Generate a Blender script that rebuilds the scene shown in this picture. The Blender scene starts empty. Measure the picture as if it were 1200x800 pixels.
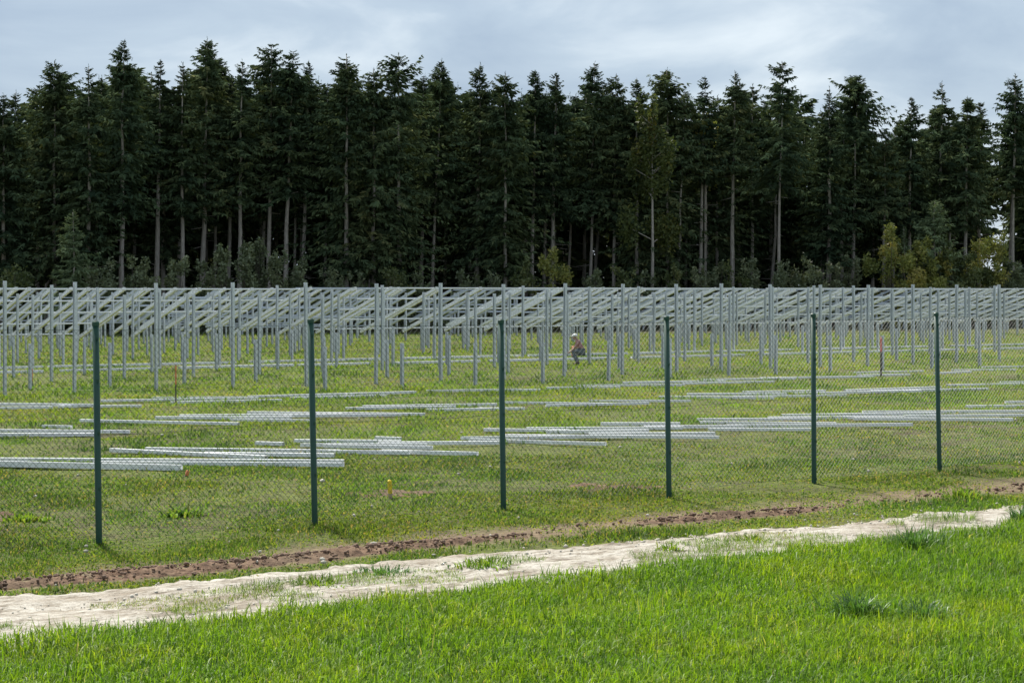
import bpy, bmesh, math, random
import numpy as np
from mathutils import Vector, Matrix

SC = bpy.context.scene
COL = SC.collection
random.seed(7)
RNG = np.random.default_rng(11)
R = math.radians

# ------------------------------------------------------------------ camera
F = 2167.0            # focal length in photo pixels (photo 1200 wide)
HOR = 342.0           # photo row of the horizon
CAMZ = 2.5
cam_d = bpy.data.cameras.new('camera'); cam = bpy.data.objects.new('camera', cam_d); COL.objects.link(cam)
cam.location = (0, 0, CAMZ); cam.rotation_euler = (R(90), 0, 0)
cam_d.sensor_width = 36.0; cam_d.lens = F / 1200 * 36.0
cam_d.shift_y = -(400 - HOR) / 1200.0
cam_d.clip_start = 0.1; cam_d.clip_end = 6000
SC.camera = cam

# ------------------------------------------------------------------ light
SUN_EL, SUN_AZ = R(51), R(-24)          # azimuth from +Y towards +X
sd = Vector((math.sin(SUN_AZ) * math.cos(SUN_EL), math.cos(SUN_AZ) * math.cos(SUN_EL), math.sin(SUN_EL)))
sun_d = bpy.data.lights.new('sun', 'SUN'); sun_d.energy = 5.0; sun_d.angle = R(6); sun_d.color = (1.0, 0.955, 0.88)
sun = bpy.data.objects.new('sun', sun_d); COL.objects.link(sun)
sun.rotation_euler = (-sd).to_track_quat('-Z', 'Y').to_euler()

w = bpy.data.worlds.new('World'); SC.world = w; w.use_nodes = True
nt = w.node_tree; nt.nodes.clear()
def N(t, kind, **kw):
    n = t.nodes.new(kind)
    for k, v in kw.items(): setattr(n, k, v)
    return n
out = N(nt, 'ShaderNodeOutputWorld'); bg = N(nt, 'ShaderNodeBackground'); bg.inputs[1].default_value = 0.1
sky = N(nt, 'ShaderNodeTexSky', sky_type='NISHITA'); sky.sun_disc = False
sky.sun_elevation = SUN_EL; sky.sun_rotation = SUN_AZ
tc = N(nt, 'ShaderNodeTexCoord'); mp = N(nt, 'ShaderNodeMapping'); mp.inputs['Scale'].default_value = (3.0, 3.0, 9.0)
mp.inputs['Location'].default_value = (0.35, 0.2, 0.1)
nz = N(nt, 'ShaderNodeTexNoise'); nz.inputs['Scale'].default_value = 2.2; nz.inputs['Detail'].default_value = 7; nz.inputs['Roughness'].default_value = 0.52; nz.inputs['Distortion'].default_value = 0.35
rp = N(nt, 'ShaderNodeValToRGB')
e = rp.color_ramp.elements
e[0].position = 0.34; e[0].color = (0.385, 0.49, 0.63, 1)
e[1].position = 0.66; e[1].color = (0.80, 0.89, 0.96, 1)
m_ = e.new(0.50); m_.color = (0.51, 0.62, 0.74, 1)
sc_ = N(nt, 'ShaderNodeVectorMath', operation='SCALE'); sc_.inputs['Scale'].default_value = 6.15
mx = N(nt, 'ShaderNodeMix', data_type='RGBA'); mx.inputs['Factor'].default_value = 0.9
L = nt.links.new
L(tc.outputs['Generated'], mp.inputs['Vector']); L(mp.outputs[0], nz.inputs['Vector']); L(nz.outputs['Fac'], rp.inputs[0])
L(rp.outputs[0], sc_.inputs[0]); L(sky.outputs[0], mx.inputs['A']); L(sc_.outputs[0], mx.inputs['B'])
L(mx.outputs['Result'], bg.inputs[0]); L(bg.outputs[0], out.inputs[0])
SC.view_settings.view_transform = 'Standard'; SC.view_settings.look = 'None'
SC.view_settings.exposure = 0.68; SC.view_settings.gamma = 1.0

# ------------------------------------------------------------------ geometry of the site
TH = R(36.97); CU, SU = math.cos(TH), math.sin(TH)   # rows, fence and path all run along u
def uv2xy(u, v): return u * CU - v * SU, u * SU + v * CU
def xy2uv(x, y): return x * CU + y * SU, -x * SU + y * CU
def gpx(px, py, z=0.0):                # ground point that the photo shows at (px, py)
    Y = F * (CAMZ - z) / (py - HOR); return Vector(((px - 600) * Y / F, Y, z))
def u_at(px, v): return v * math.tan(TH + math.atan((px - 600) / F))

_T = RNG.random((256, 256))
def vnoise(x, y):
    x = np.asarray(x, float); y = np.asarray(y, float)
    xi = np.floor(x).astype(int); yi = np.floor(y).astype(int); fx = x - xi; fy = y - yi
    fx = fx * fx * (3 - 2 * fx); fy = fy * fy * (3 - 2 * fy)
    a = _T[xi & 255, yi & 255]; b = _T[(xi + 1) & 255, yi & 255]; c = _T[xi & 255, (yi + 1) & 255]; d = _T[(xi + 1) & 255, (yi + 1) & 255]
    return (a * (1 - fx) + b * fx) * (1 - fy) + (c * (1 - fx) + d * fx) * fy
def fbm(x, y, o=4):
    s = 0; a = 0.5; t = 0
    for i in range(o):
        s = s + a * vnoise(np.asarray(x) * 2 ** i + 17.3 * i, np.asarray(y) * 2 ** i + 9.1 * i); t += a; a *= 0.5
    return s / t
def gh(x, y):                          # ground height
    x = np.asarray(x, float); y = np.asarray(y, float)
    near = np.clip(1 - np.abs(y - 30) / 60, 0, 1)
    return (fbm(x * 0.9, y * 0.9, 3) - 0.5) * 0.07 * near + (fbm(x * 0.12 + 40, y * 0.12, 2) - 0.5) * 0.10 * near

# ------------------------------------------------------------------ object helpers
def tag(o, label=None, cat=None, group=None, kind=None):
    if label: o['label'] = label
    if cat: o['category'] = cat
    if group: o['group'] = group
    if kind: o['kind'] = kind
    return o
def link(name, me, mat=None, parent=None, loc=(0, 0, 0), rz=0.0):
    o = bpy.data.objects.new(name, me)
    if mat is not None and me is not None and len(me.materials) == 0: me.materials.append(mat)
    o.location = loc; o.rotation_euler = (0, 0, rz)
    if parent is not None: o.parent = parent
    COL.objects.link(o); return o
def empty(name, loc=(0, 0, 0), rz=0.0):
    o = bpy.data.objects.new(name, None); o.location = loc; o.rotation_euler = (0, 0, rz); o.empty_display_size = 0.2
    COL.objects.link(o); return o
def np_mesh(name, V, loops, starts, tint=None, smooth=False):
    me = bpy.data.meshes.new(name)
    V = np.ascontiguousarray(V, np.float32).reshape(-1, 3)
    me.vertices.add(len(V)); me.vertices.foreach_set('co', V.ravel())
    me.loops.add(len(loops)); me.loops.foreach_set('vertex_index', np.ascontiguousarray(loops, np.int32))
    me.polygons.add(len(starts)); me.polygons.foreach_set('loop_start', np.ascontiguousarray(starts, np.int32))
    if smooth: me.polygons.foreach_set('use_smooth', np.ones(len(starts), bool))
    if tint is not None:
        a = me.attributes.new('tint', 'FLOAT', 'POINT'); a.data.foreach_set('value', np.ascontiguousarray(tint, np.float32))
    me.update(calc_edges=True)
    return me
def quads_mesh(name, V, tint=None):
    n = len(V) // 4
    return np_mesh(name, V, np.arange(4 * n), np.arange(0, 4 * n, 4), tint)
class MB:
    """collects vertices and faces of ONE mesh"""
    def __init__(s): s.v = []; s.f = []
    def add(s, vs, fs):
        b = len(s.v); s.v += [tuple(q) for q in vs]; s.f += [tuple(b + i for i in q) for q in fs]
    def box(s, x0, x1, y0, y1, z0, z1):
        s.add([(x0, y0, z0), (x1, y0, z0), (x1, y1, z0), (x0, y1, z0), (x0, y0, z1), (x1, y0, z1), (x1, y1, z1), (x0, y1, z1)],
              [(0, 3, 2, 1), (4, 5, 6, 7), (0, 1, 5, 4), (1, 2, 6, 5), (2, 3, 7, 6), (3, 0, 4, 7)])
    def tube(s, pts, rad, n=6, cap=True):
        pts = [Vector(p) for p in pts]; rings = []
        rad = rad if isinstance(rad, (list, tuple)) else [rad] * len(pts)
        for i, p in enumerate(pts):
            d = (pts[min(i + 1, len(pts) - 1)] - pts[max(i - 1, 0)]).normalized()
            a = d.orthogonal().normalized() if abs(d.z) < 0.9 else Vector((1, 0, 0)) - d * d.x
            a.normalize(); b = d.cross(a)
            rings.append([p + (a * math.cos(2 * math.pi * k / n) + b * math.sin(2 * math.pi * k / n)) * rad[i] for k in range(n)])
        vs = [q for r_ in rings for q in r_]; fs = []
        for i in range(len(pts) - 1):
            for k in range(n):
                fs.append((i * n + k, i * n + (k + 1) % n, (i + 1) * n + (k + 1) % n, (i + 1) * n + k))
        if cap: fs += [tuple(range(n - 1, -1, -1)), tuple((len(pts) - 1) * n + k for k in range(n))]
        s.add(vs, fs)
    def extrude(s, prof, A, B, ax, ay):
        """closed thin-walled profile (list of 2D points) swept from A to B; ax, ay = its axes"""
        A = Vector(A); B = Vector(B); ax = Vector(ax); ay = Vector(ay); n = len(prof)
        vs = [P + ax * p[0] + ay * p[1] for P in (A, B) for p in prof]
        fs = [(k, (k + 1) % n, n + (k + 1) % n, n + k) for k in range(n)]
        s.add(vs, fs + [tuple(range(n - 1, -1, -1)), tuple(n + k for k in range(n))])
    def mesh(s, name, smooth=False):
        me = bpy.data.meshes.new(name); me.from_pydata(s.v, [], s.f); me.update()
        if smooth: me.polygons.foreach_set('use_smooth', [True] * len(me.polygons))
        bm = bmesh.new(); bm.from_mesh(me); bmesh.ops.recalc_face_normals(bm, faces=bm.faces); bm.to_mesh(me); bm.free()
        return me
def c_profile(d, wd, lip, t):
    """C channel outline: web along y (length d), flanges along x (length wd), open towards +x"""
    return [(0, -d/2), (wd, -d/2), (wd, -d/2 + lip), (wd - t, -d/2 + lip), (wd - t, -d/2 + t), (t, -d/2 + t),
            (t, d/2 - t), (wd - t, d/2 - t), (wd - t, d/2 - lip), (wd, d/2 - lip), (wd, d/2), (0, d/2)]
ONES = ['', 'first', 'second', 'third', 'fourth', 'fifth', 'sixth', 'seventh', 'eighth', 'ninth', 'tenth', 'eleventh', 'twelfth', 'thirteenth',
        'fourteenth', 'fifteenth', 'sixteenth', 'seventeenth', 'eighteenth', 'nineteenth', 'twentieth']
def nth(n):
    if n <= 20: return ONES[n]
    t, o = divmod(n, 10); T = {2: 'twent', 3: 'thirt', 4: 'fort', 5: 'fift', 6: 'sixt'}[t]
    return T + 'ieth' if o == 0 else T + 'y-' + ONES[o]

# ------------------------------------------------------------------ materials
def mat(name):
    m = bpy.data.materials.new(name); m.use_nodes = True; t = m.node_tree
    return m, t, t.nodes['Principled BSDF'], t.nodes['Material Output']
def noise(t, scale, detail=5, vec=None, rough=0.6):
    n = N(t, 'ShaderNodeTexNoise'); n.inputs['Scale'].default_value = scale; n.inputs['Detail'].default_value = detail; n.inputs['Roughness'].default_value = rough
    if vec is not None: t.links.new(vec, n.inputs['Vector'])
    return n.outputs['Fac']
def ramp(t, fac, stops):
    r = N(t, 'ShaderNodeValToRGB'); el = r.color_ramp.elements
    while len(el) < len(stops): el.new(0.5)
    for q, (p, c) in zip(el, stops): q.position = p; q.color = (*c, 1) if len(c) == 3 else c
    t.links.new(fac, r.inputs[0]); return r.outputs[0]
def mixc(t, f, a, b, mode='MIX'):
    m = N(t, 'ShaderNodeMix', data_type='RGBA', blend_type=mode)
    for s, q in (('Factor', f), ('A', a), ('B', b)):
        if hasattr(q, 'links'): t.links.new(q, m.inputs[s])
        else: m.inputs[s].default_value = q if s == 'Factor' else (*q, 1)
    return m.outputs['Result']
def math_(t, op, a, b=0.0, c=None):
    m = N(t, 'ShaderNodeMath', operation=op)
    for i, q in enumerate((a, b) if c is None else (a, b, c)):
        if hasattr(q, 'links'): t.links.new(q, m.inputs[i])
        else: m.inputs[i].default_value = q
    return m.outputs[0]
def pos(t): return N(t, 'ShaderNodeNewGeometry').outputs['Position']
def bump(t, b, h, strength=0.5, dist=0.02):
    n = N(t, 'ShaderNodeBump'); n.inputs['Strength'].default_value = strength; n.inputs['Distance'].default_value = dist
    t.links.new(h, n.inputs['Height']); t.links.new(n.outputs[0], b.inputs['Normal'])

def foliage(name, stops, trans=0.35, rough=0.5, patch=None, spec=0.3):
    m, t, b, o = mat(name)
    a = N(t, 'ShaderNodeAttribute', attribute_name='tint')
    c = ramp(t, a.outputs['Fac'], stops)
    if patch:
        sc, col2, lo, hi = patch
        f = ramp(t, noise(t, sc, 4, pos(t)), [(lo, (0, 0, 0)), (hi, (1, 1, 1))])
        c = mixc(t, f, c, mixc(t, 1.0, c, col2, 'MULTIPLY'))
    t.links.new(c, b.inputs['Base Color']); b.inputs['Roughness'].default_value = rough; b.inputs['Specular IOR Level'].default_value = spec
    if trans > 0:
        tr = N(t, 'ShaderNodeBsdfTranslucent'); t.links.new(mixc(t, 1.0, c, (1.25, 1.25, 0.7), 'MULTIPLY'), tr.inputs[0])
        ms = N(t, 'ShaderNodeMixShader'); ms.inputs[0].default_value = trans
        t.links.new(b.outputs[0], ms.inputs[1]); t.links.new(tr.outputs[0], ms.inputs[2]); t.links.new(ms.outputs[0], o.inputs[0])
    return m
M = {}
M['lawn'] = foliage('lawn_grass', [(0, (0.040, 0.105, 0.010)), (0.45, (0.132, 0.252, 0.012)), (0.8, (0.235, 0.365, 0.020)), (1, (0.33, 0.34, 0.11))], 0.48, 0.5, (0.9, (1.35, 1.12, 0.9), 0.45, 0.62), 0.22)
M['field'] = foliage('field_grass', [(0, (0.035, 0.085, 0.017)), (0.35, (0.120, 0.225, 0.026)), (0.70, (0.215, 0.315, 0.040)), (0.92, (0.26, 0.255, 0.07)), (1, (0.33, 0.28, 0.14))], 0.46, 0.6, (0.35, (1.2, 0.97, 0.9), 0.42, 0.6), 0.12)
M['tuft'] = foliage('tuft_grass', [(0, (0.05, 0.12, 0.03)), (0.6, (0.095, 0.20, 0.045)), (1, (0.22, 0.30, 0.13))], 0.38, 0.45, None, 0.35)
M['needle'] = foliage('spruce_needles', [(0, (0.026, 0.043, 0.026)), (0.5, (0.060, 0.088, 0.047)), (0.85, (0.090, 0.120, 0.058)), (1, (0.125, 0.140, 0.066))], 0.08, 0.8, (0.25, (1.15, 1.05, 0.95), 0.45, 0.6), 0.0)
M['young'] = foliage('young_spruce_needles', [(0, (0.09, 0.13, 0.07)), (1, (0.20, 0.245, 0.13))], 0.15, 0.8, None, 0.0)
M['yellow'] = foliage('turning_leaves', [(0, (0.14, 0.17, 0.05)), (0.5, (0.27, 0.28, 0.08)), (1, (0.44, 0.36, 0.11))], 0.35, 0.5)
M['yellow_spruce_side'] = foliage('dull_turning_leaves', [(0, (0.05, 0.07, 0.02)), (0.55, (0.095, 0.115, 0.03)), (1, (0.19, 0.165, 0.04))], 0.25, 0.6)
M['olive'] = foliage('olive_leaves', [(0, (0.075, 0.105, 0.04)), (0.6, (0.14, 0.165, 0.065)), (1, (0.22, 0.21, 0.08))], 0.3, 0.5)
M['grey_green'] = foliage('grey_green_leaves', [(0, (0.095, 0.12, 0.065)), (0.6, (0.18, 0.21, 0.115)), (1, (0.28, 0.29, 0.17))], 0.25, 0.5)

def steel(name, base, metallic, rough):
    m, t, b, o = mat(name); p = N(t, 'ShaderNodeTexCoord').outputs['Object']
    f = noise(t, 6, 5, p)
    c = mixc(t, f, [q * 0.78 for q in base], [min(1, q * 1.18) for q in base])
    f2 = ramp(t, noise(t, 45, 2, p), [(0.35, (0.86, 0.86, 0.86)), (0.65, (1.08, 1.08, 1.08))])
    t.links.new(mixc(t, 1.0, c, f2, 'MULTIPLY'), b.inputs['Base Color'])
    b.inputs['Metallic'].default_value = metallic
    t.links.new(math_(t, 'MULTIPLY_ADD', f, 0.25, rough - 0.12), b.inputs['Roughness'])
    return m
M['post_steel'] = steel('galvanised_post_steel', (0.60, 0.635, 0.67), 0.3, 0.40)
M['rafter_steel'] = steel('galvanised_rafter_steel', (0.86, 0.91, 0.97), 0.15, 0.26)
M['rafter_shade'] = steel('shaded_rafter_steel', (0.56, 0.61, 0.67), 0.25, 0.36)  # rafter steel darkened for the far racks: shade in its base colour
M['purlin_shade'] = steel('shaded_purlin_steel', (0.46, 0.50, 0.55), 0.3, 0.40)  # purlin colour lowered to carry the shade behind the first rack row
M['rail_steel'] = steel('bright_galvanised_rail', (0.90, 0.91, 0.92), 0.0, 0.30)
def simple(name, col, rough=0.6, metallic=0.0, nscale=30, amp=0.25, bmp=0.0):
    m, t, b, o = mat(name); p = N(t, 'ShaderNodeTexCoord').outputs['Object']; f = noise(t, nscale, 5, p)
    t.links.new(mixc(t, f, [q * (1 - amp) for q in col], [min(1, q * (1 + amp)) for q in col]), b.inputs['Base Color'])
    b.inputs['Roughness'].default_value = rough; b.inputs['Metallic'].default_value = metallic
    if bmp: bump(t, b, f, bmp, 0.02)
    return m
M['post_green'] = simple('green_coated_post', (0.005, 0.050, 0.028), 0.42, 0, 14, 0.3)
M['wire'] = simple('green_coated_wire', (0.016, 0.042, 0.026), 0.4, 0, 30, 0.3)
M['string'] = simple('pale_string', (0.62, 0.60, 0.30), 0.8)
M['orange'] = simple('orange_paint', (0.62, 0.20, 0.07), 0.6)
M['pink'] = simple('pink_paint', (0.70, 0.18, 0.17), 0.6)
M['yellow_paint'] = simple('yellow_paint', (0.78, 0.55, 0.02), 0.55, 0, 60, 0.12)
M['raw_wood'] = simple('raw_stake_wood', (0.42, 0.32, 0.20), 0.8, 0, 40)
M['dark_stake'] = simple('dark_stake', (0.07, 0.06, 0.05), 0.8, 0, 40)
M['stone'] = simple('pale_limestone', (0.50, 0.46, 0.38), 0.85, 0, 8, 0.35, 0.4)
M['clod'] = simple('soil_clod', (0.17, 0.108, 0.072), 0.95, 0, 20, 0.5, 0.5)
M['skin'] = simple('skin', (0.36, 0.22, 0.16), 0.55)
M['shirt'] = simple('faded_red_cloth', (0.40, 0.20, 0.19), 0.85, 0, 60, 0.2)
M['trousers'] = simple('grey_work_cloth', (0.13, 0.15, 0.18), 0.9, 0, 60, 0.25)
M['cap'] = simple('pale_cap_cloth', (0.66, 0.66, 0.64), 0.7)

def bark_mat(name, a, b_):
    m, t, b, o = mat(name); p = N(t, 'ShaderNodeTexCoord').outputs['Object']
    mpn = N(t, 'ShaderNodeMapping'); mpn.inputs['Scale'].default_value = (4, 4, 0.7); t.links.new(p, mpn.inputs[0])
    f = noise(t, 3.5, 7, mpn.outputs[0], 0.7)
    t.links.new(ramp(t, f, [(0.3, a), (0.7, b_)]), b.inputs['Base Color']); b.inputs['Roughness'].default_value = 0.9
    bump(t, b, f, 0.6, 0.05); return m
M['bark'] = bark_mat('spruce_bark', (0.19, 0.165, 0.14), (0.48, 0.43, 0.37))
M['twig'] = bark_mat('twig_bark', (0.05, 0.04, 0.03), (0.12, 0.10, 0.08))

# ground
m, t, b, o = mat('ground_cover'); M['ground'] = m
P = pos(t); sep = N(t, 'ShaderNodeSeparateXYZ'); t.links.new(P, sep.inputs[0])
vv = math_(t, 'ADD', math_(t, 'MULTIPLY', sep.outputs[0], -SU), math_(t, 'MULTIPLY', sep.outputs[1], CU))
wob = math_(t, 'MULTIPLY_ADD', noise(t, 0.9, 4, P), 0.8, -0.4)
vw = math_(t, 'ADD', vv, wob)
n1 = noise(t, 0.22, 6, P); n2 = noise(t, 1.6, 6, P); n3 = noise(t, 14, 4, P)
fieldc = ramp(t, n2, [(0.30, (0.060, 0.044, 0.028)), (0.45, (0.085, 0.078, 0.032)), (0.56, (0.095, 0.110, 0.030)), (0.75, (0.17, 0.15, 0.06))])
fieldc = mixc(t, ramp(t, n1, [(0.40, (0, 0, 0)), (0.62, (0.6, 0.6, 0.6))]), fieldc, (0.115, 0.145, 0.030))
fieldc = mixc(t, 1.0, fieldc, ramp(t, n3, [(0.35, (0.45, 0.45, 0.42)), (0.65, (1.35, 1.35, 1.3))]), 'MULTIPLY')
lawnc = ramp(t, n3, [(0.3, (0.03, 0.045, 0.015)), (0.7, (0.07, 0.11, 0.02))])
drysoil = ramp(t, n3, [(0.3, (0.11, 0.075, 0.048)), (0.7, (0.25, 0.185, 0.12))])
verge = ramp(t, math_(t, 'ABSOLUTE', math_(t, 'ADD', vw, -15.25)), [(0.15, (0.85, 0.85, 0.85)), (0.75, (0, 0, 0))])
c = mixc(t, verge, fieldc, drysoil)
c = mixc(t, ramp(t, vw, [(0.0, (1, 1, 1)), (1.0, (1, 1, 1))]), c, c)
lawn_f = N(t, 'ShaderNodeMapRange'); lawn_f.inputs[1].default_value = 12.3; lawn_f.inputs[2].default_value = 12.9; lawn_f.inputs[3].default_value = 1; lawn_f.inputs[4].default_value = 0
t.links.new(vw, lawn_f.inputs[0]); c = mixc(t, lawn_f.outputs[0], c, lawnc)
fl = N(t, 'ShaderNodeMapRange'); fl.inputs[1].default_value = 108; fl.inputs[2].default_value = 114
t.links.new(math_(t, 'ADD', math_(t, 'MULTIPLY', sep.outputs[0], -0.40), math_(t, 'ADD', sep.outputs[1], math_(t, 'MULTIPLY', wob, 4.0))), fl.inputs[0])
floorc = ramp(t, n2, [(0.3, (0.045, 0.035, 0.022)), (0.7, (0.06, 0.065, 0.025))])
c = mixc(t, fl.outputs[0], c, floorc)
t.links.new(c, b.inputs['Base Color']); b.inputs['Roughness'].default_value = 0.95; b.inputs['Specular IOR Level'].default_value = 0.15
bump(t, b, math_(t, 'ADD', n3, n2), 0.6, 0.05)

m, t, b, o = mat('gravel_track'); M['path'] = m
P0 = pos(t); mpn = N(t, 'ShaderNodeMapping', vector_type='TEXTURE'); mpn.inputs['Rotation'].default_value = (0, 0, TH); mpn.inputs['Scale'].default_value = (2.6, 1, 1)
t.links.new(P0, mpn.inputs[0]); P = mpn.outputs[0]
n1 = noise(t, 1.3, 6, P); n2 = noise(t, 7, 8, P, 0.72); n3 = noise(t, 50, 3, P0)
c = ramp(t, n2, [(0.34, (0.10, 0.075, 0.05)), (0.43, (0.26, 0.22, 0.165)), (0.52, (0.43, 0.395, 0.33)), (0.74, (0.57, 0.54, 0.475))])
c = mixc(t, ramp(t, n1, [(0.50, (0, 0, 0)), (0.68, (0.65, 0.65, 0.65))]), c, (0.235, 0.18, 0.12))
c = mixc(t, 1.0, c, ramp(t, n3, [(0.3, (0.8, 0.8, 0.8)), (0.7, (1.12, 1.12, 1.12))]), 'MULTIPLY')
n4 = noise(t, 17, 6, P0, 0.75); n5 = noise(t, 34, 3, P0)
c = mixc(t, 1.0, c, ramp(t, n4, [(0.36, (0.42, 0.38, 0.33)), (0.47, (0.92, 0.92, 0.92)), (0.64, (1.16, 1.16, 1.16))]), 'MULTIPLY')
c = mixc(t, ramp(t, n5, [(0.56, (0, 0, 0)), (0.66, (0.6, 0.6, 0.6))]), c, (0.20, 0.165, 0.12))
t.links.new(c, b.inputs['Base Color']); b.inputs['Roughness'].default_value = 0.92; bump(t, b, math_(t, 'ADD', n2, n3), 0.8, 0.022)

m, t, b, o = mat('turned_soil'); M['soil'] = m
P = pos(t); n1 = noise(t, 0.8, 5, P); n2 = noise(t, 9, 6, P, 0.7)
c = ramp(t, n2, [(0.34, (0.055, 0.034, 0.023)), (0.5, (0.15, 0.096, 0.064)), (0.68, (0.26, 0.18, 0.12))])
c = mixc(t, ramp(t, n1, [(0.45, (0, 0, 0)), (0.65, (0.7, 0.7, 0.7))]), c, (0.155, 0.115, 0.078))
t.links.new(c, b.inputs['Base Color']); b.inputs['Roughness'].default_value = 0.97; b.inputs['Specular IOR Level'].default_value = 0.1; bump(t, b, n2, 1.0, 0.04)

# ------------------------------------------------------------------ ground sheet, path, soil strip
def grid_mesh(name, X, Y, Z):
    nx, ny = X.shape
    V = np.stack([X, Y, Z], -1).reshape(-1, 3)
    i = np.arange(nx - 1)[:, None] * ny + np.arange(ny - 1)[None, :]
    q = np.stack([i, i + ny, i + ny + 1, i + 1], -1).reshape(-1, 4)
    return np_mesh(name, V, q.ravel(), np.arange(0, 4 * len(q), 4), smooth=True)
gx = np.concatenate([-np.geomspace(3000, 26, 26), np.arange(-24, -12, 1.0), np.arange(-12, 18, 0.22), np.arange(18, 40, 1.0), np.geomspace(42, 3000, 26)])
gy = np.concatenate([-np.geomspace(400, 10, 8), np.arange(-6, 8, 2.0), np.arange(8, 40, 0.22), np.arange(40, 66, 0.6), np.arange(66, 150, 3.0), np.geomspace(155, 4000, 24)])
GX, GY = np.meshgrid(gx, gy, indexing='ij')
tag(link('ground', grid_mesh('ground', GX, GY, gh(GX, GY)), M['ground']), kind='structure')

u = np.arange(-2, 38, 0.07); v = np.arange(12.1, 15.0, 0.06); UU, VV = np.meshgrid(u, v, indexing='ij'); XX, YY = uv2xy(UU, VV)
far_e = np.clip(14.36 - 0.045 * (UU - 7), 13.2, 14.6) + 0.2 * (fbm(UU * 0.35, VV * 0 + 3, 2) - 0.5) + 0.22 * (fbm(UU * 2.6, VV * 2.6, 3) - 0.5) + 0.30 * (fbm(UU * 9, VV * 9, 2) - 0.5)
mask = np.minimum(np.clip((far_e - VV) / 0.18, -1, 1), np.clip((VV - 12.45) / 0.2, -1, 1)) * 0.5 + 0.5
rut = -0.03 * np.exp(-((VV - 12.75) / 0.25) ** 2) - 0.03 * np.exp(-((VV - 13.75) / 0.25) ** 2)
Zp = gh(XX, YY) - 0.04 + 0.078 * mask + rut * 0.5 + (0.016 * (fbm(UU * 3.2, VV * 6, 3) - 0.5) + 0.014 * (fbm(UU * 11, VV * 14, 2) - 0.5)) * mask
tag(link('gravel_path', grid_mesh('gravel_path', XX, YY, Zp), M['path']), kind='structure')

u = np.arange(2, 37, 0.04); v = np.arange(14.4, 15.7, 0.04); UU, VV = np.meshgrid(u, v, indexing='ij'); XX, YY = uv2xy(UU, VV)
def soil_mask(u, v):
    cen = 15.03 + 0.22 * (fbm(u * 0.3, u * 0 + 8, 2) - 0.5)
    wid = 0.10 + 0.26 * fbm(u * 0.55 + 30, u * 0 + 2, 3)
    return np.exp(-((v - cen) / wid) ** 2) * np.clip(2.8 * fbm(u * 0.8 + 5, v * 1.6, 3) - 0.75, 0.05, 1)
sm = soil_mask(UU, VV)
Zs = gh(XX, YY) - 0.045 + 0.085 * sm * (0.35 + 1.2 * fbm(UU * 5, VV * 5, 3)) + 0.085 * (fbm(UU * 10 + 9, VV * 10, 3) - 0.5) * np.clip(sm * 4, 0, 1)
tag(link('turned_soil_strip', grid_mesh('turned_soil_strip', XX, YY, Zs), M['soil']), kind='structure')

# ------------------------------------------------------------------ grass and weeds (uncountable: stuff)
def blades(P, az, Ln, W, lean, curl, tint, kite=False):
    n = len(P)
    d = np.stack([np.cos(az), np.sin(az), np.zeros(n)], -1); s = np.stack([-np.sin(az), np.cos(az), np.zeros(n)], -1)
    fz = np.random.default_rng(3).uniform(-0.6, 0.6, n)[:, None]; s = s * np.cos(fz) + d * np.sin(fz)
    z = np.array([0, 0, 1.0])
    def dirv(a): return d * np.sin(a)[:, None] + z * np.cos(a)[:, None]
    Lc = Ln[:, None]; Wc = W[:, None]
    mid = P + dirv(lean) * Lc * 0.55
    tip = mid + dirv(lean + curl) * Lc * 0.5
    if kite:                       # short broad leaf: one bent quad
        V = np.empty((n, 4, 3)); V[:, 0] = P; V[:, 1] = mid - s * Wc * 0.5; V[:, 2] = tip; V[:, 3] = mid + s * Wc * 0.5
        return V.reshape(-1, 3), np.arange(4 * n), np.arange(0, 4 * n, 4), np.repeat(tint, 4)
    V = np.empty((n, 5, 3)); V[:, 0] = P - s * Wc * 0.4; V[:, 1] = P + s * Wc * 0.4; V[:, 2] = mid - s * Wc * 0.5; V[:, 3] = mid + s * Wc * 0.5; V[:, 4] = tip
    b = (np.arange(n) * 5)[:, None]
    lp = (b + np.array([0, 1, 3, 2, 2, 3, 4])[None, :]).ravel()
    st = ((np.arange(n) * 7)[:, None] + np.array([0, 4])[None, :]).ravel()
    return V.reshape(-1, 3), lp, st, np.repeat(tint, 5)
def scatter(n, x0, x1, y0, y1): return RNG.uniform(x0, x1, n), RNG.uniform(y0, y1, n)

# lawn in front
x, y = scatter(780000, -7, 11, 9.5, 23)
uu, v_ = xy2uv(x, y)
edge = 12.66 + 0.35 * (fbm(uu * 0.8, uu * 0, 3) - 0.5) + 0.55 * (fbm(x * 3.5, y * 3.5, 3) - 0.5)
inframe = np.abs(x) < 0.285 * y + 0.25
dens = np.where(inframe & (y > 10.9), 1.0, 0.22) * np.clip(1.25 - 0.028 * (y - 11), 0.3, 1)
keep = (v_ < edge) & (RNG.random(len(x)) < dens)
x, y, v_, edge = x[keep], y[keep], v_[keep], edge[keep]
n = len(x); cl = fbm(x * 1.8, y * 1.8, 3); cl2 = fbm(x * 0.45 + 60, y * 0.45, 2)
Ln = (0.058 + 0.10 * cl) * RNG.uniform(0.55, 1.35, n) * (0.75 + 0.5 * cl2)
Wd = RNG.uniform(0.004, 0.009, n); lg_ = RNG.random(n) < 0.04; Ln[lg_] = RNG.uniform(0.15, 0.24, int(lg_.sum())); bl_ = RNG.random(n) < 0.10; Wd[bl_] *= 2.0; Ln[bl_] *= 0.7
az = RNG.uniform(0, 2 * np.pi, n) * 0.9 + 5.0 * fbm(x * 0.7 + 11, y * 0.7, 2)
tint = np.clip(0.26 + 0.32 * cl + 0.30 * (cl2 - 0.45) + RNG.normal(0, 0.2, n), 0, 0.93); tint[RNG.random(n) < 0.012] = 1.0
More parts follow.
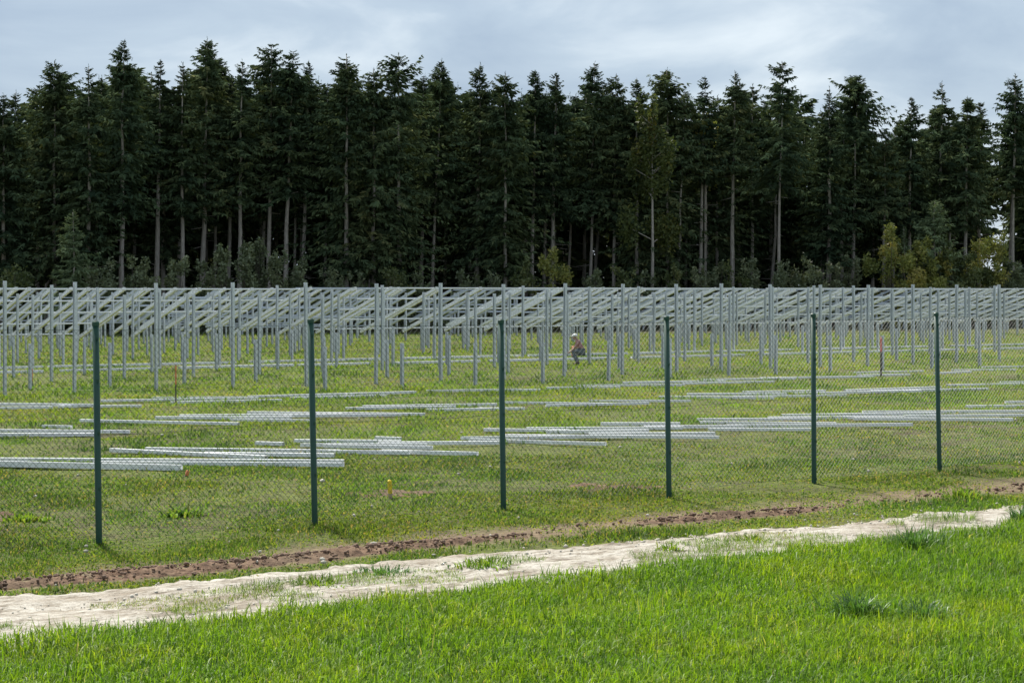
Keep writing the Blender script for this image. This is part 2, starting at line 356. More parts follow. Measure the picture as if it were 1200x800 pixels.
V, lp, st, ti = blades(np.stack([x, y, gh(x, y) - 0.01], -1), az, Ln, Wd, np.abs(RNG.normal(0.42, 0.32, n)), RNG.uniform(0.1, 1.5, n), tint)
tag(link('lawn_grass', np_mesh('lawn_grass', V, lp, st, ti), M['lawn']), 'bright green uncut grass filling the foreground below the gravel path', 'grass', kind='stuff')
N_LAWN = n

# field grass beyond the path
NB = 2000000
Yr = np.exp(RNG.uniform(math.log(13.5), math.log(112), NB)); xr = RNG.uniform(-0.32, 0.32, NB) * Yr + RNG.uniform(-1, 1, NB)
uu, v_ = xy2uv(xr, Yr)
sp = soil_mask(uu, v_); pn = fbm(xr * 1.3 + 3, Yr * 1.3, 3)
weedpath = (pn > 0.52) & (np.abs(v_ - 13.25 + 0.02 * (uu - 8)) < 0.42)
pd = np.clip((v_ - (np.clip(14.38 - 0.045 * (uu - 7), 13.2, 14.6) - 0.22 + 0.5 * (fbm(uu * 1.2, v_ * 1.2 + 7, 3) - 0.5))) / 0.3, 0, 1)
bare = np.clip((fbm(xr * 0.55 + 80, Yr * 0.55, 4) - 0.32) / 0.12, 0.26, 1)
verge_ = np.where((v_ > 14.8 + 0.5 * (pn - 0.5)) & (v_ < 15.75 + 1.2 * (pn - 0.5)), np.where(uu > 8.5, 0.38, 0.55), 1.0)
pr = pd * (1 - np.clip(sp * 2.2, 0, 0.97)) * bare * verge_ * np.where(Yr > 50, 0.6, 0.85)
pr = np.where(weedpath, 0.55, pr); pr = np.where(v_ < 12.6, 0, pr)
keep = RNG.random(NB) < pr * np.where(Yr < 28, 0.85, 0.36)
x, y, uu, v_, wp = xr[keep], Yr[keep], uu[keep], v_[keep], weedpath[keep]
n = len(x); big = np.clip(y / 24, 0.75, 3.0)
cl = fbm(x * 1.1, y * 1.1, 3); cl2 = fbm(x * 0.3 + 60, y * 0.3, 3)
Ln = (0.018 + 0.16 * cl ** 1.8) * RNG.uniform(0.5, 1.4, n) * np.clip(y / 30, 0.85, 1.5)
Wd = RNG.uniform(0.007, 0.016, n) * big
broad = (RNG.random(n) < 0.5) & ~wp; Wd[broad] = RNG.uniform(0.014, 0.030, int(broad.sum())) * big[broad] ** 0.7; Ln[broad] = Ln[broad] * 0.45 + RNG.uniform(0.015, 0.045, int(broad.sum())) * big[broad] ** 0.7
Ln[wp] *= 1.25; Wd[wp] *= 0.5
az = RNG.uniform(0, 2 * np.pi, n)
tint = np.clip(0.26 + 0.75 * (0.62 - cl) + 0.75 * (cl2 - 0.40) + RNG.normal(0, 0.2, n) + 0.25 * np.exp(-((v_ - 15.7) / 0.7) ** 2), 0, 1)
nf = (v_ < 25) & (v_ > 14.2); q = RNG.random(n); Ln = np.where(nf, Ln * 0.8, Ln)
tint = np.where(nf & (q < 0.11), RNG.uniform(0.86, 1.0, n), np.where(nf & (q > 0.74), RNG.uniform(0.0, 0.16, n), np.where(nf, tint * 0.9, tint)))
V, lp, st, ti = blades(np.stack([x, y, gh(x, y) + np.where(wp, 0.025, -0.008)], -1), az, Ln, Wd, np.where(broad, RNG.uniform(0.5, 1.45, n), np.abs(RNG.normal(0.6, 0.3, n))), RNG.uniform(0.0, 0.9, n), tint, True)
tag(link('field_grass', np_mesh('field_grass', V, lp, st, ti), M['field']), 'short weedy olive grass covering the field behind the gravel path', 'grass', kind='stuff')
print('blades', N_LAWN, n)

# loose stones on the path, clods on the soil strip, pale stones in the field
_b = bmesh.new(); bmesh.ops.create_icosphere(_b, subdivisions=1, radius=1.0)
OCT = np.array([q.co[:] for q in _b.verts]); OF = np.array([[q.index for q in f_.verts] for f_ in _b.faces]); _b.free()
def rocks(name, x, y, z, r, mt, label, cat):
    n = len(x); S = r[:, None, None] * RNG.uniform(0.55, 1.3, (n, 1, 3)) * RNG.uniform(0.72, 1.25, (n, 12, 1)); S[..., 2] *= 0.75
    a = RNG.uniform(0, 6.28, n); V = OCT[None] * S
    X = V[..., 0] * np.cos(a)[:, None] - V[..., 1] * np.sin(a)[:, None]; Y = V[..., 0] * np.sin(a)[:, None] + V[..., 1] * np.cos(a)[:, None]
    V = np.stack([X + x[:, None], Y + y[:, None], V[..., 2] + z[:, None]], -1).reshape(-1, 3)
    lp = ((np.arange(n) * 12)[:, None] + OF.ravel()[None]).ravel()
    return tag(link(name, np_mesh(name, V, lp, np.arange(0, n * 60, 3)), mt), label, cat, kind='stuff')
n = 4500; uu = RNG.uniform(2, 36, n); v_ = RNG.normal(13.4, 0.42, n); x, y = uv2xy(uu, v_)
rocks('gravel', x, y, gh(x, y) + 0.030, np.minimum(RNG.gamma(1.2, 0.0045, n) + 0.003, 0.022), M['stone'], 'small pale limestone gravel lying on the track', 'gravel')
n = 12000; uu = RNG.uniform(2, 36, n); v_ = RNG.normal(15.08, 0.38, n); k = RNG.random(n) < soil_mask(uu, v_) * 0.9 + 0.05; uu, v_ = uu[k], v_[k]; x, y = uv2xy(uu, v_); n = len(x)
rocks('soil_clods', x, y, gh(x, y) + 0.05 * soil_mask(uu, v_), np.minimum(RNG.gamma(1.1, 0.009, n) + 0.004, 0.034), M['clod'], 'dark brown clods of earth along the turned soil strip', 'soil')
n = 120; y = np.exp(RNG.uniform(math.log(15.5), math.log(50), n)); x = RNG.uniform(-0.3, 0.3, n) * y; k = xy2uv(x, y)[1] > 14.2; x, y = x[k], y[k]; n = len(x)
rocks('field_stones', x, y, gh(x, y) + 0.03, np.minimum(RNG.gamma(2.2, 0.006, n) + 0.008, 0.03), M['stone'], 'scattered small pale stones in the weedy field grass', 'stones')

# ------------------------------------------------------------------ forest
def forestY(px): return 113 + px / 1200 * 28
def sprigs(C, D, Ln, Wd, roll):
    """kite-shaped needle sprays: base C, direction D"""
    n = len(C); up = np.tile(np.array([0, 0, 1.0]), (n, 1))
    s = np.cross(D, up); s /= np.linalg.norm(s, axis=1)[:, None] + 1e-6; tt = np.cross(s, D)
    s = s * np.cos(roll)[:, None] + tt * np.sin(roll)[:, None]
    V = np.empty((n, 4, 3)); V[:, 0] = C; V[:, 1] = C + D * (Ln * 0.45)[:, None] + s * (Wd * 0.5)[:, None]; V[:, 2] = C + D * Ln[:, None]; V[:, 3] = C + D * (Ln * 0.45)[:, None] - s * (Wd * 0.5)[:, None]
    return V
def spruce_crown(rng, H, z0, rad, nb, ns, sparse=0.0, size=1.0):
    """drooping whorled branches carrying needle sprays; returns verts, tint"""
    t = np.sort(np.concatenate([rng.random(int(nb * 0.86)) * 0.97, rng.uniform(0.72, 0.975, nb - int(nb * 0.86))]))
    z = z0 + (H - z0) * t
    az = rng.uniform(0, 2 * np.pi, nb)
    prof = np.clip((1 - t) * (H - z0) / rng.uniform(4.0, 6.8), 0.02, 1) ** rng.uniform(0.72, 0.98) * np.clip(0.70 + t * 2.0, 0, 1)
    lobes = 0.8 + 0.4 * np.sin(az * 2 + rng.uniform(0, 6)) * 0.5 + 0.25 * np.sin(z * 1.7 + az)
    bl = rad * prof * lobes * np.where(t > 0.7, rng.uniform(0.6, 1.02, nb), rng.uniform(0.5, 1.25, nb)) + 0.03
    pitch = np.where(t > 0.86, 0.16, np.where(t > 0.45, -0.16, -0.42)) + rng.normal(0, 0.12, nb)
    if sparse: k = rng.random(nb) > sparse * np.clip(t * 1.4, 0.2, 1); z, az, bl, pitch, t = z[k], az[k], bl[k], pitch[k], t[k]; nb = len(z)
    f = np.tile(np.linspace(0.12, 1.0, ns), (nb, 1)); f = np.clip(f + rng.uniform(-0.05, 0.05, f.shape), 0.05, 1)
    rr = bl[:, None] * f
    zz = z[:, None] + rr * np.tan(pitch)[:, None] + 0.16 * rr * (f ** 2) * 1.0
    d0 = np.stack([np.cos(az), np.sin(az), np.zeros(nb)], -1)
    C = d0[:, None, :] * rr[..., None] * np.array([1, 1, 0]) ; C[..., 2] = zz
    VS = []; TI = []
    base_t = rng.normal(0.45 + rng.uniform(-0.2, 0.28), 0.16, nb)
    for side in (-1, 1, 0):
        ang = az[:, None] + side * rng.uniform(0.5, 1.25, f.shape) + rng.normal(0, 0.15, f.shape)
        dr = rng.uniform(-0.75, -0.1, f.shape) if side else rng.uniform(-1.5, -0.15, f.shape)
        dr = dr + np.where(t > 0.88, 0.35, 0)[:, None]
        D = np.stack([np.cos(ang) * np.cos(dr), np.sin(ang) * np.cos(dr), np.sin(dr)], -1).reshape(-1, 3)
        ln = (size * rng.uniform(0.24, 0.58, f.shape) * np.clip(1.25 - 0.55 * f, 0.4, 1.2) * np.clip(bl[:, None] / 1.1, 0.24, 1.1)).ravel()
        wd = ln * rng.uniform(0.20, 0.42, ln.shape)
        VS.append(sprigs(C.reshape(-1, 3), D, ln, wd, rng.uniform(-1.2, 1.2, ln.shape)))
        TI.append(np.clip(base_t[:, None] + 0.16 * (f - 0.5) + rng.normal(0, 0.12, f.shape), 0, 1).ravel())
    # leader
    V = np.concatenate(VS).reshape(-1, 3); T = np.repeat(np.concatenate(TI), 4)
    nl = 16; zl = rng.uniform(H - 1.0, H - 0.05, nl); D = np.stack([rng.normal(0, .3, nl), rng.normal(0, .3, nl), np.ones(nl)], -1); D /= np.linalg.norm(D, axis=1)[:, None]
    Lv = sprigs(np.stack([np.zeros(nl), np.zeros(nl), zl - 0.1], -1), D, rng.uniform(.12, .24, nl), rng.uniform(.03, .055, nl), rng.uniform(-1, 1, nl)).reshape(-1, 3)
    return np.concatenate([V, Lv]), np.concatenate([T, np.full(nl * 4, 0.4)])
def trunk_mesh(rng, H, r0, lean=(0, 0), snags=8, z0=4.0):
    mb = MB(); k = 9; pts = []; rad = []
    for i in range(k):
        f = i / (k - 1); pts.append((lean[0] * (f - 1) * 1.0 + rng.normal(0, 0.03), lean[1] * (f - 1) + rng.normal(0, 0.03), -0.15 + (H - 0.1) * f)); rad.append(max(0.018, r0 * (1 - 0.9 * f) * (1.25 if i == 0 else 1)))
    mb.tube(pts, rad, 8)
    for _ in range(snags):
        z = rng.uniform(0.15, 1.0) * max(1.5, z0); a = rng.uniform(0, 6.28); l = rng.uniform(0.3, 1.3); fx = lean[0] * (z / H - 1)
        mb.tube([(fx, 0, z), (fx + l * math.cos(a), l * math.sin(a), z + rng.uniform(-0.25, 0.15))], [0.025, 0.008], 4)
    return mb.mesh('trunk', True)
def dead_branch_note(): pass

# px, top row, crown bottom row, half width px, sparse, trunk lean in px
FRONT = [(4, 106, 330, 36, 0, 0), (64, 68, 326, 46, 0, 0), (104, 74, 308, 34, .2, 0), (145, 43, 246, 40, .25, 3), (188, 68, 205, 34, .15, 4),
         (214, 72, 250, 28, .2, 0), (243, 42, 246, 44, .1, 5), (284, 68, 232, 30, .4, 4), (318, 48, 214, 40, .2, 3), (344, 56, 226, 34, .15, 10), (362, 70, 212, 28, .2, 8),
         (406, 60, 328, 44, 0, 0), (438, 78, 322, 40, 0, 0), (467, 60, 328, 42, .2, 0), (518, 68, 240, 42, .1, 12), (563, 72, 300, 34, .1, 4),
         (592, 82, 318, 40, 0, 0), (628, 80, 244, 30, .1, 5), (652, 82, 250, 32, .15, 6), (697, 71, 244, 38, .05, 5), (722, 84, 262, 30, .15, 3), (746, 88, 330, 32, .2, 0),
         (782, 78, 326, 46, 0, 0), (803, 104, 205, 30, .1, 10), (826, 88, 210, 28, .45, 6), (862, 82, 196, 36, .1, 5), (917, 70, 222, 42, .45, 5),
         (972, 100, 300, 30, .3, 0), (1004, 86, 258, 52, 0, 5), (1038, 150, 250, 34, .1, 3), (1068, 112, 270, 32, .2, 3), (1104, 94, 240, 34, .6, 4), (1134, 112, 268, 38, .1, 3), (1190, 84, 232, 36, .35, 4)]
forest_meshes = []
for i, (px, ty, by, hw, sp_, ln) in enumerate(FRONT):
    rng = np.random.default_rng(100 + i); Y = forestY(px) + rng.uniform(-2.0, 2.0); X = (px - 600) * Y / F; s = Y / F
    H = CAMZ + (HOR - ty) * s; z0 = max(0.5, CAMZ + (HOR - by) * s); rad = hw * s * 1.5
    root = empty('spruce_tree', (X, Y, 0))
    low = by > 290
    look = ('dense spruce green to the ground' if low and not sp_ else 'thin topped spruce with low foliage' if low else
            'sparse open spruce with bare trunk' if sp_ >= .4 else 'dark spruce with bare lower trunk')
    tag(root, '%s, %s from left at the forest edge' % (look, nth(i + 1)), 'tree', 'spruces along the forest edge')
    nb = int(np.clip((H - z0) * 28, 150, 330))
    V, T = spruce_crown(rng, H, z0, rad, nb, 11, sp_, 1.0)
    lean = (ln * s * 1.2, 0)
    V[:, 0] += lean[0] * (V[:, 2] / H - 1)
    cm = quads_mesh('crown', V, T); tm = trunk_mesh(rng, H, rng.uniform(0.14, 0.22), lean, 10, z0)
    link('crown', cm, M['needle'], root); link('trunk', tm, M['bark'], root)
    forest_meshes.append((cm, tm, H, rad))
# second and third line: copies of the edge trees, scaled
order = [i for i in range(len(FRONT)) if FRONT[i][2] < 290] ; full = [i for i in range(len(FRONT)) if FRONT[i][2] >= 290]
for line, (dy, cnt, grp, where) in enumerate([(5.0, 40, 'spruces of the second line', 'second line behind the forest edge'), (10.5, 36, 'spruces of the third line', 'third line inside the forest')]):
    rng = random.Random(50 + line)
    for i in range(cnt):
        px = -70 + (i + rng.uniform(0.1, 0.9)) * 1340 / cnt
        if 1150 < px < 1178: continue
        edge_y = np.interp(px, [f_[0] for f_ in FRONT], [f_[1] for f_ in FRONT])
        src = rng.choice(order if rng.random() < 0.8 else full); cm, tm, H0, r0 = forest_meshes[src]
        Y = forestY(px) + dy + rng.uniform(-1.8, 1.8); ty = edge_y + rng.uniform(8, 40)
        H = CAMZ + (HOR - ty) * Y / F; sc = H / H0
        root = empty('spruce_tree', ((px - 600) * Y / F, Y, 0), rng.uniform(-0.9, 0.9)); root.scale = (sc * rng.uniform(0.9, 1.15), sc, sc)
        tag(root, 'shaded spruce, %s from the left in the %s' % (nth(i + 1), where), 'tree', grp)
        link('crown', cm, None, root); link('trunk', tm, None, root)
# the wood behind reads as one dark mass
VS = []; TS = []; tb = MB(); rng = np.random.default_rng(900)
for i in range(210):
    px = -160 + (i % 70 + rng.uniform(0, 1)) * 1520 / 70; Y = forestY(px) + 15 + 11 * (i // 70) + rng.uniform(-3, 3)
    if 1148 < px < 1180: continue
    ey = np.interp(px, [f_[0] for f_ in FRONT], [f_[1] for f_ in FRONT]); s = Y / F
    H = CAMZ + (HOR - ey - rng.uniform(18, 60)) * s; X = (px - 600) * s
    V, T = spruce_crown(rng, H, H * rng.choice([0.0, 0.05, 0.2]), rng.uniform(2.3, 3.2), 62, 6, 0, 2.7)
    V[:, 0] += X; V[:, 1] += Y; VS.append(V); TS.append(T)
    tb.tube([(X, Y, -0.1), (X, Y, H * 0.9)], [0.2, 0.03], 5)
wm = quads_mesh('spruce_forest', np.concatenate(VS), np.concatenate(TS))
wood = tag(link('spruce_forest', wm, M['needle']), 'dark mass of the spruce wood behind the first three lines of trees', 'forest', kind='stuff')
tag(link('trunks', tb.mesh('trunks'), M['bark'], wood), kind='stuff')

# broadleaf trees, shrubs and the young spruce at the forest edge
def leaf_cloud(rng, blobs, n, size):
    """leaves spread through several ellipsoid clumps"""
    wgt = np.array([b_[3] * b_[4] for b_ in blobs]); wgt /= wgt.sum(); idx = rng.choice(len(blobs), n, p=wgt); B = np.array(blobs)[idx]
    d = rng.normal(0, 1, (n, 3)); d /= np.linalg.norm(d, axis=1)[:, None]; rr = rng.random(n) ** 0.45
    C = B[:, :3] + d * rr[:, None] * np.stack([B[:, 3], B[:, 3], B[:, 4]], -1) * rng.uniform(0.8, 1.15, (n, 1))
    C[:, 2] = np.maximum(C[:, 2], 0.1)
    D = rng.normal(0, 1, (n, 3)); D[:, 2] -= 0.3; D /= np.linalg.norm(D, axis=1)[:, None]
    ln = size * rng.uniform(0.6, 1.4, n)
    bt = rng.normal(0.45, 0.15, len(blobs))[idx]
    return sprigs(C, D, ln, ln * 0.62, rng.uniform(-1.5, 1.5, n)).reshape(-1, 3), np.repeat(np.clip(bt + rng.normal(0, 0.16, n), 0, 1), 4)
def shrub(name, px, Y, ty, hw, mt, label, cat, group, n=1300, size=0.17, seed=0, base=0.0):
    rng = np.random.default_rng(seed + 400); s = Y / F; H = CAMZ + (HOR - ty) * s; rad = hw * s
    root = tag(empty(name, ((px - 600) * s, Y, 0)), label, cat, group)
    z0 = base * H; blobs = []
    for k in range(15):
        zc = z0 + (H - z0) * rng.uniform(0.08, 0.88); f = 1 - 0.8 * max(0, (zc - z0) / (H - z0) - 0.2)
        a = rng.uniform(0, 6.28); q = rng.uniform(0.15, 0.95) * rad * f
        blobs.append((q * math.cos(a), q * math.sin(a), zc, rad * rng.uniform(0.2, 0.42) * f, (H - z0) * rng.uniform(0.06, 0.17)))
    for k in range(3):
        a = rng.uniform(0, 6.28); q = rng.uniform(0, 0.5) * rad; zc = H * rng.uniform(0.84, 0.97)
        blobs.append((q * math.cos(a), q * math.sin(a), zc, rad * 0.10, H * 0.10))
    V, T = leaf_cloud(rng, blobs, n, size)
    link('foliage', quads_mesh('foliage', V, T), mt, root)
    mb = MB()
    if base > 0.1:
        mb.tube([(0, 0, -0.1), (0.05, 0, z0), (0, 0.05, H * 0.85)], [0.13, 0.10, 0.02], 6)
        for b_ in blobs: mb.tube([(0, 0, max(z0, b_[2] - 0.8)), b_[:3]], [0.05, 0.015], 4)
        link('trunk', mb.mesh('trunk', True), M['bark'], root)
    else:
        for b_ in blobs[:9] + blobs[-3:]: mb.tube([(rng.normal(0, .08), rng.normal(0, .08), -0.05), (b_[0] * .6, b_[1] * .6, b_[2] * .6), b_[:3]], [0.03, 0.02, 0.008], 4)
        link('stem', mb.mesh('stem'), M['twig'], root)
    return root
fy = forestY
shrub('broadleaf_tree', 764, fy(764) - 2.6, 112, 50, M['yellow_spruce_side'], 'broadleaf tree turning yellow among the spruces, right of the middle', 'tree', 'broadleaf trees', 5500, 0.24, 1, 0.34)
shrub('broadleaf_tree', 826, fy(826) + 1.5, 122, 28, M['yellow'], 'small yellowing tree crown beside two slim bare trunks', 'tree', 'broadleaf trees', 1200, 0.22, 2, 0.62)
G1 = 'grey green shrubs under the left trees'
for k, (px, ty, hw) in enumerate([(118, 306, 34), (160, 302, 28), (206, 300, 26), (240, 304, 22), (262, 286, 20), (290, 284, 30), (303, 274, 16), (328, 296, 22), (352, 304, 22)]):
    shrub('shrub', px, fy(px) - rng.uniform(5, 7.5), ty, hw * 1.5, M['grey_green'], 'grey green shrub at left forest foot, %s from left of its row' % nth(k + 1), 'shrub', G1, 2600, 0.2, 10 + k)
for k, (px, ty, hw, mt, lb) in enumerate([(618, 304, 20, 'olive', 'olive shrub left of the yellow shrub below the central trunks'), (648, 292, 24, 'yellow', 'yellowing shrub at the forest foot below the central trunks'), (540, 318, 22, 'grey_green', 'low grey green shrub beside the leaning central trunk'),
                                        (700, 318, 24, 'grey_green', 'low dim shrub between the paired bare trunks right of centre'), (790, 312, 16, 'olive', 'small olive shrub beneath the wide dense spruce')]):
    shrub('shrub', px, fy(px) - 5.5, ty, hw * 1.4, M[mt], lb, 'shrub', 'shrubs below the central trees', 2200, 0.2, 30 + k)
for k, (px, ty, hw) in enumerate([(836, 306, 24), (884, 302, 26), (940, 300, 30), (976, 304, 26), (1000, 300, 22)]):
    shrub('shrub', px, fy(px) - 4.0, ty, hw * 1.2, M['grey_green'], 'dim grey green shrub right of centre, %s from left in its thicket' % nth(k + 1), 'shrub', 'dim shrubs right of centre', 2200, 0.2, 45 + k)
for k, (px, ty, hw, mt, lb) in enumerate([(1042, 268, 24, 'yellow', 'yellow brown shrub with one tall shoot left of the young spruce'), (1072, 284, 26, 'yellow', 'bright yellow green shrub touching the left side of the young spruce'),
                                        (1122, 294, 26, 'olive', 'olive shrub touching the right side of the young spruce'), (1158, 276, 28, 'yellow', 'tall yellow green shrub near the right edge'), (1184, 306, 20, 'grey_green', 'low grey green shrub below the rightmost trunk'), (1100, 302, 22, 'yellow', 'low yellow green shrub in front of the young spruce'), (1140, 300, 20, 'olive', 'low olive shrub left of the tall right-hand yellow shrub')]):
    shrub('shrub', px, fy(px) - 8.0, ty - 3, hw * 1.85, M[mt], lb, 'shrub', 'shrubs around the young spruce', 5500, 0.2, 60 + k)
for k, (px, ty, hw) in enumerate([(20, 312, 30), (392, 316, 26), (420, 320, 22), (455, 314, 28), (492, 318, 24), (575, 316, 26), (725, 312, 24), (756, 318, 22), (815, 314, 22), (862, 308, 26), (912, 306, 24), (958, 312, 24)]):
    shrub('undergrowth_shrub', px, fy(px) - 5.0, ty, hw * 1.5, M['grey_green' if k % 3 else 'olive'], 'low undergrowth shrub at the forest foot, %s from left of its kind' % nth(k + 1), 'shrub', 'low undergrowth shrubs', 2000, 0.19, 80 + k)
def young(px, ty, hw, label, seed):
    rng = np.random.default_rng(seed); Y = fy(px) - 7.0; s = Y / F; H = CAMZ + (HOR - ty) * s
    root = tag(empty('young_spruce', ((px - 600) * s, Y, 0)), label, 'tree', 'young spruces at the forest edge')
    V, T = spruce_crown(rng, H, 0.3, hw * s * 1.5, 230, 10, 0, 0.85)
    link('crown', quads_mesh('crown', V, T), M['young'], root); link('trunk', trunk_mesh(rng, H, 0.09, (0, 0), 0), M['bark'], root)
young(1095, 232, 34, 'pale green young spruce standing among yellow shrubs', 5)
young(1060, 262, 12, 'slim small spruce left of the pale young spruce', 6)
young(86, 244, 34, 'grey green young spruce standing under the left trees', 8)

# ------------------------------------------------------------------ chain-link fence
fence = tag(empty('chain_link_fence', (*uv2xy(13, 17.03), 0)), 'dark green chain-link fence on slim posts crossing the field behind the track', 'fence')
FR = Vector((*uv2xy(13, 17.03), 0))
posts_px = [(113, 376, 637, -4), (366, 373, 616, -5), (587, 374, 597, -3), (781, 370, 583, -3), (951, 367, 566, -1), (1098, 366, 551, -4)]
pw = []
for px, ty, by, ln in posts_px:
    g = gpx(px + 3, by); top = Vector((g.x + ln * g.y / F, g.y, CAMZ + (HOR - ty) * g.y / F)); pw.append((g, top))
d_ = pw[1][0] - pw[0][0]; pw.insert(0, (pw[0][0] - d_, pw[0][1] - d_)); d_ = pw[-1][0] - pw[-2][0]; pw.append((pw[-1][0] + d_, pw[-1][1] + d_))
for g, top in pw:
    mb = MB(); ax = (top - g).normalized()
    mb.tube([g - FR - ax * 0.1, g - FR, top - FR - ax * 0.03], 0.033, 14)
    p = link('post', mb.mesh('post'), M['post_green'], fence)
    for f_ in p.data.polygons: f_.use_smooth = len(f_.vertices) == 4
    mb = MB(); mb.tube([top - FR - ax * 0.05, top - FR - ax * 0.012, top - FR], [0.0365, 0.0365, 0.024], 14)
    link('post_cap', mb.mesh('post_cap', False), M['post_green'], p)
    side = Vector((SU, -CU, 0))
    for hz in (0.06, 0.55, 1.1, 1.62, 2.04):
        q = g - FR + ax * hz + side * 0.036; mb = MB(); mb.box(q.x - .011, q.x + .011, q.y - .008, q.y + .008, q.z - .013, q.z + .013)
        link('wire_clip', mb.mesh('wire_clip'), M['post_green'], p)
# woven mesh: two families of diagonal wires, sagging a little between the posts
A = pw[0][0]; B = pw[-1][0]; dirF = (B - A); LF = dirF.length; dirF.normalize(); nrm = Vector((dirF.y, -dirF.x, 0))
HM = 2.10; pitch = 0.068; mb = MB(); rnd = random.Random(4)
def fp(sx, z, off): 
    q = A + dirF * sx + nrm * (0.040 + off + 0.012 * math.sin(sx * 2.1 + z * 1.3)) - FR
    return (q.x, q.y, 0.03 + z + 0.012 * math.sin(sx * 1.7))
k = -HM
while k < LF:
    for fam in (1, -1):
        pts = []; ns = 6
        s0, s1 = k, k + HM
        z0_, z1_ = 0.0, HM
        a0, a1 = max(s0, 0), min(s1, LF)
        if a1 - a0 < 0.05: continue
        for j in range(ns + 1):
            sx = a0 + (a1 - a0) * j / ns; z = (sx - s0) if fam == 1 else HM - (sx - s0)
            pts.append(fp(sx, z, 0.002 * fam))
        mb.tube(pts, 0.00175, 3, False)
    k += pitch
tag(link('wire_mesh', mb.mesh('wire_mesh'), M['wire'], fence), kind='stuff')
for hz in (0.0, 1.05, HM):
    mb = MB(); mb.tube([fp(LF * j / 60, hz, 0.004) for j in range(61)], 0.0022, 4); link('tension_wire', mb.mesh('tension_wire'), M['wire'], fence)

# ------------------------------------------------------------------ posts of the mounting structure
V1, PITCH, TALL_Z, SHORT_Z, GAPV = 42.6, 6.7, 2.74, 1.16, 2.75
def post_mesh(name, h):
    mb = MB(); mb.extrude(c_profile(0.104, 0.060, 0.014, 0.006), (0.033, 0, -0.3), (0.033, 0, h), (-1, 0, 0), (0, 1, 0)); return mb.mesh(name)
TALL = post_mesh('tall_post', TALL_Z); SHORT = post_mesh('short_post', SHORT_Z)
TALLR = post_mesh('tall_post', 2.47); SHORTR = post_mesh('short_post', 1.14)
for me in (TALL, SHORT, TALLR, SHORTR): me.materials.append(M['post_steel'])
def in_view(u, v, m=0.0):
    x, y = uv2xy(u, v); return abs(x) < (0.277 * y + m)
tables_u = [18.7 - 1.85 - 9 * 2.21 + 0 - (9 * 2.21 + 1.85) * 0, 18.7, 40.45, 62.2, 83.95, 105.7]
DU = 2.21
rp_ = random.Random(21)
def place_post(me, name, u, v, label, cat, grp, z=0.0, tilt=0.006):
    x, y = uv2xy(u, v); o = link(name, me, None, None, (x, y, z), TH)
    o.rotation_euler = (rp_.gauss(0, tilt), rp_.gauss(0, tilt), TH + rp_.gauss(0, 0.02)); return tag(o, label, cat, grp)
# short posts of the unfinished row nearest to the fence
for i, px in enumerate([381, 471, 557, 636, 713, 785, 854, 909, 973, 1034, 1092, 1148, 1203]):
    place_post(SHORT, 'short_post', u_at(px, 40.05), 40.05, 'short steel post, %s from left in the row nearest the fence' % nth(i + 1), 'post', 'short posts of the unfinished row', rp_.uniform(-.05, .03))
ROW1 = [5.5, 87, 183, 273, 359, 440.5, 516.5, 590.5, 661, 729, 793, 845, 903, 961, 1016.5, 1070, 1121, 1171]
ROWN = ['', 'nearest', 'second', 'third']
for r_ in range(3):
    v = V1 + r_ * PITCH
    if r_ == 0: us = [u_at(px, v) for px in ROW1]
    else: us = [tu + k * DU for tu in tables_u for k in range(10) if in_view(tu + k * DU, v, 0.3)]
    if r_ == 0: us = [us[0] - 2.2] + us + [us[-1] + 2.2]
    i = 0; us = [q for q in sorted(us) if in_view(q, v, 0.4)]
    for u in us:
        i += 1
        dz = rp_.uniform(-.02, .03) if r_ == 0 else rp_.choice([-.05, -.02, -.12, -.3]) + rp_.uniform(-.03, .03)
        place_post(TALL, 'tall_post', u, v, 'tall bare steel post, %s from left in the %s tall row' % (nth(i), ROWN[r_ + 1]), 'post', 'tall posts without rafters', dz)
    i = 0
    for u in us:
        if not in_view(u, v + GAPV, 0.2): continue
        i += 1
        place_post(SHORT, 'short_post', u, v + GAPV, 'short steel post, %s from left behind the %s tall row' % (nth(i), ROWN[r_ + 1]), 'post', 'short posts behind the tall rows', rp_.uniform(-.06, .06))

# ------------------------------------------------------------------ mounting tables (posts + rafters + purlins)
RAF_H0, RAF_Z0, RAF_H1, RAF_Z1 = -0.75, 2.67, 5.0, 0.82      # v offset and height of both rafter ends
def raf_z(dv): return RAF_Z0 + (RAF_Z1 - RAF_Z0) * (dv - RAF_H0) / (RAF_H1 - RAF_H0)
dvec = Vector((0, RAF_H1 - RAF_H0, RAF_Z1 - RAF_Z0)).normalized(); rup = Vector((1, 0, 0)).cross(dvec)
mb = MB(); mb.extrude(c_profile(0.125, 0.09, 0.020, 0.006), (0.08, RAF_H0, RAF_Z0 - 0.053), (0.08, RAF_H1, RAF_Z1 - 0.053), (1, 0, 0), rup)
RAFTER = mb.mesh('rafter'); RAFTER.materials.append(M['rafter_steel'])
RAFTER_SHADE = RAFTER.copy(); RAFTER_SHADE.materials.clear(); RAFTER_SHADE.materials.append(M['rafter_shade'])
mb = MB(); q0 = Vector((0.125, RAF_H0, RAF_Z0 - 0.053)) - dvec * 0.012
mb.extrude([(-.056, -.068), (.056, -.068), (.056, .068), (-.056, .068)], q0 - dvec * 0.03, q0 + dvec * 0.04, (1, 0, 0), rup)
PALE_END = mb.mesh('pale_end'); PALE_END.materials.append(M['cap'])  # pale block added to whiten the upper rafter end
pur_cache = {}
def purlin_mesh(length, mt):
    key = (round(length, 2), mt)
    if key not in pur_cache:
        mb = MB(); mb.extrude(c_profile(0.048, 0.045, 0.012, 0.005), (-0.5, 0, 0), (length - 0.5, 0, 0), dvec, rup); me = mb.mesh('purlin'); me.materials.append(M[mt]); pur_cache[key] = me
    return pur_cache[key]
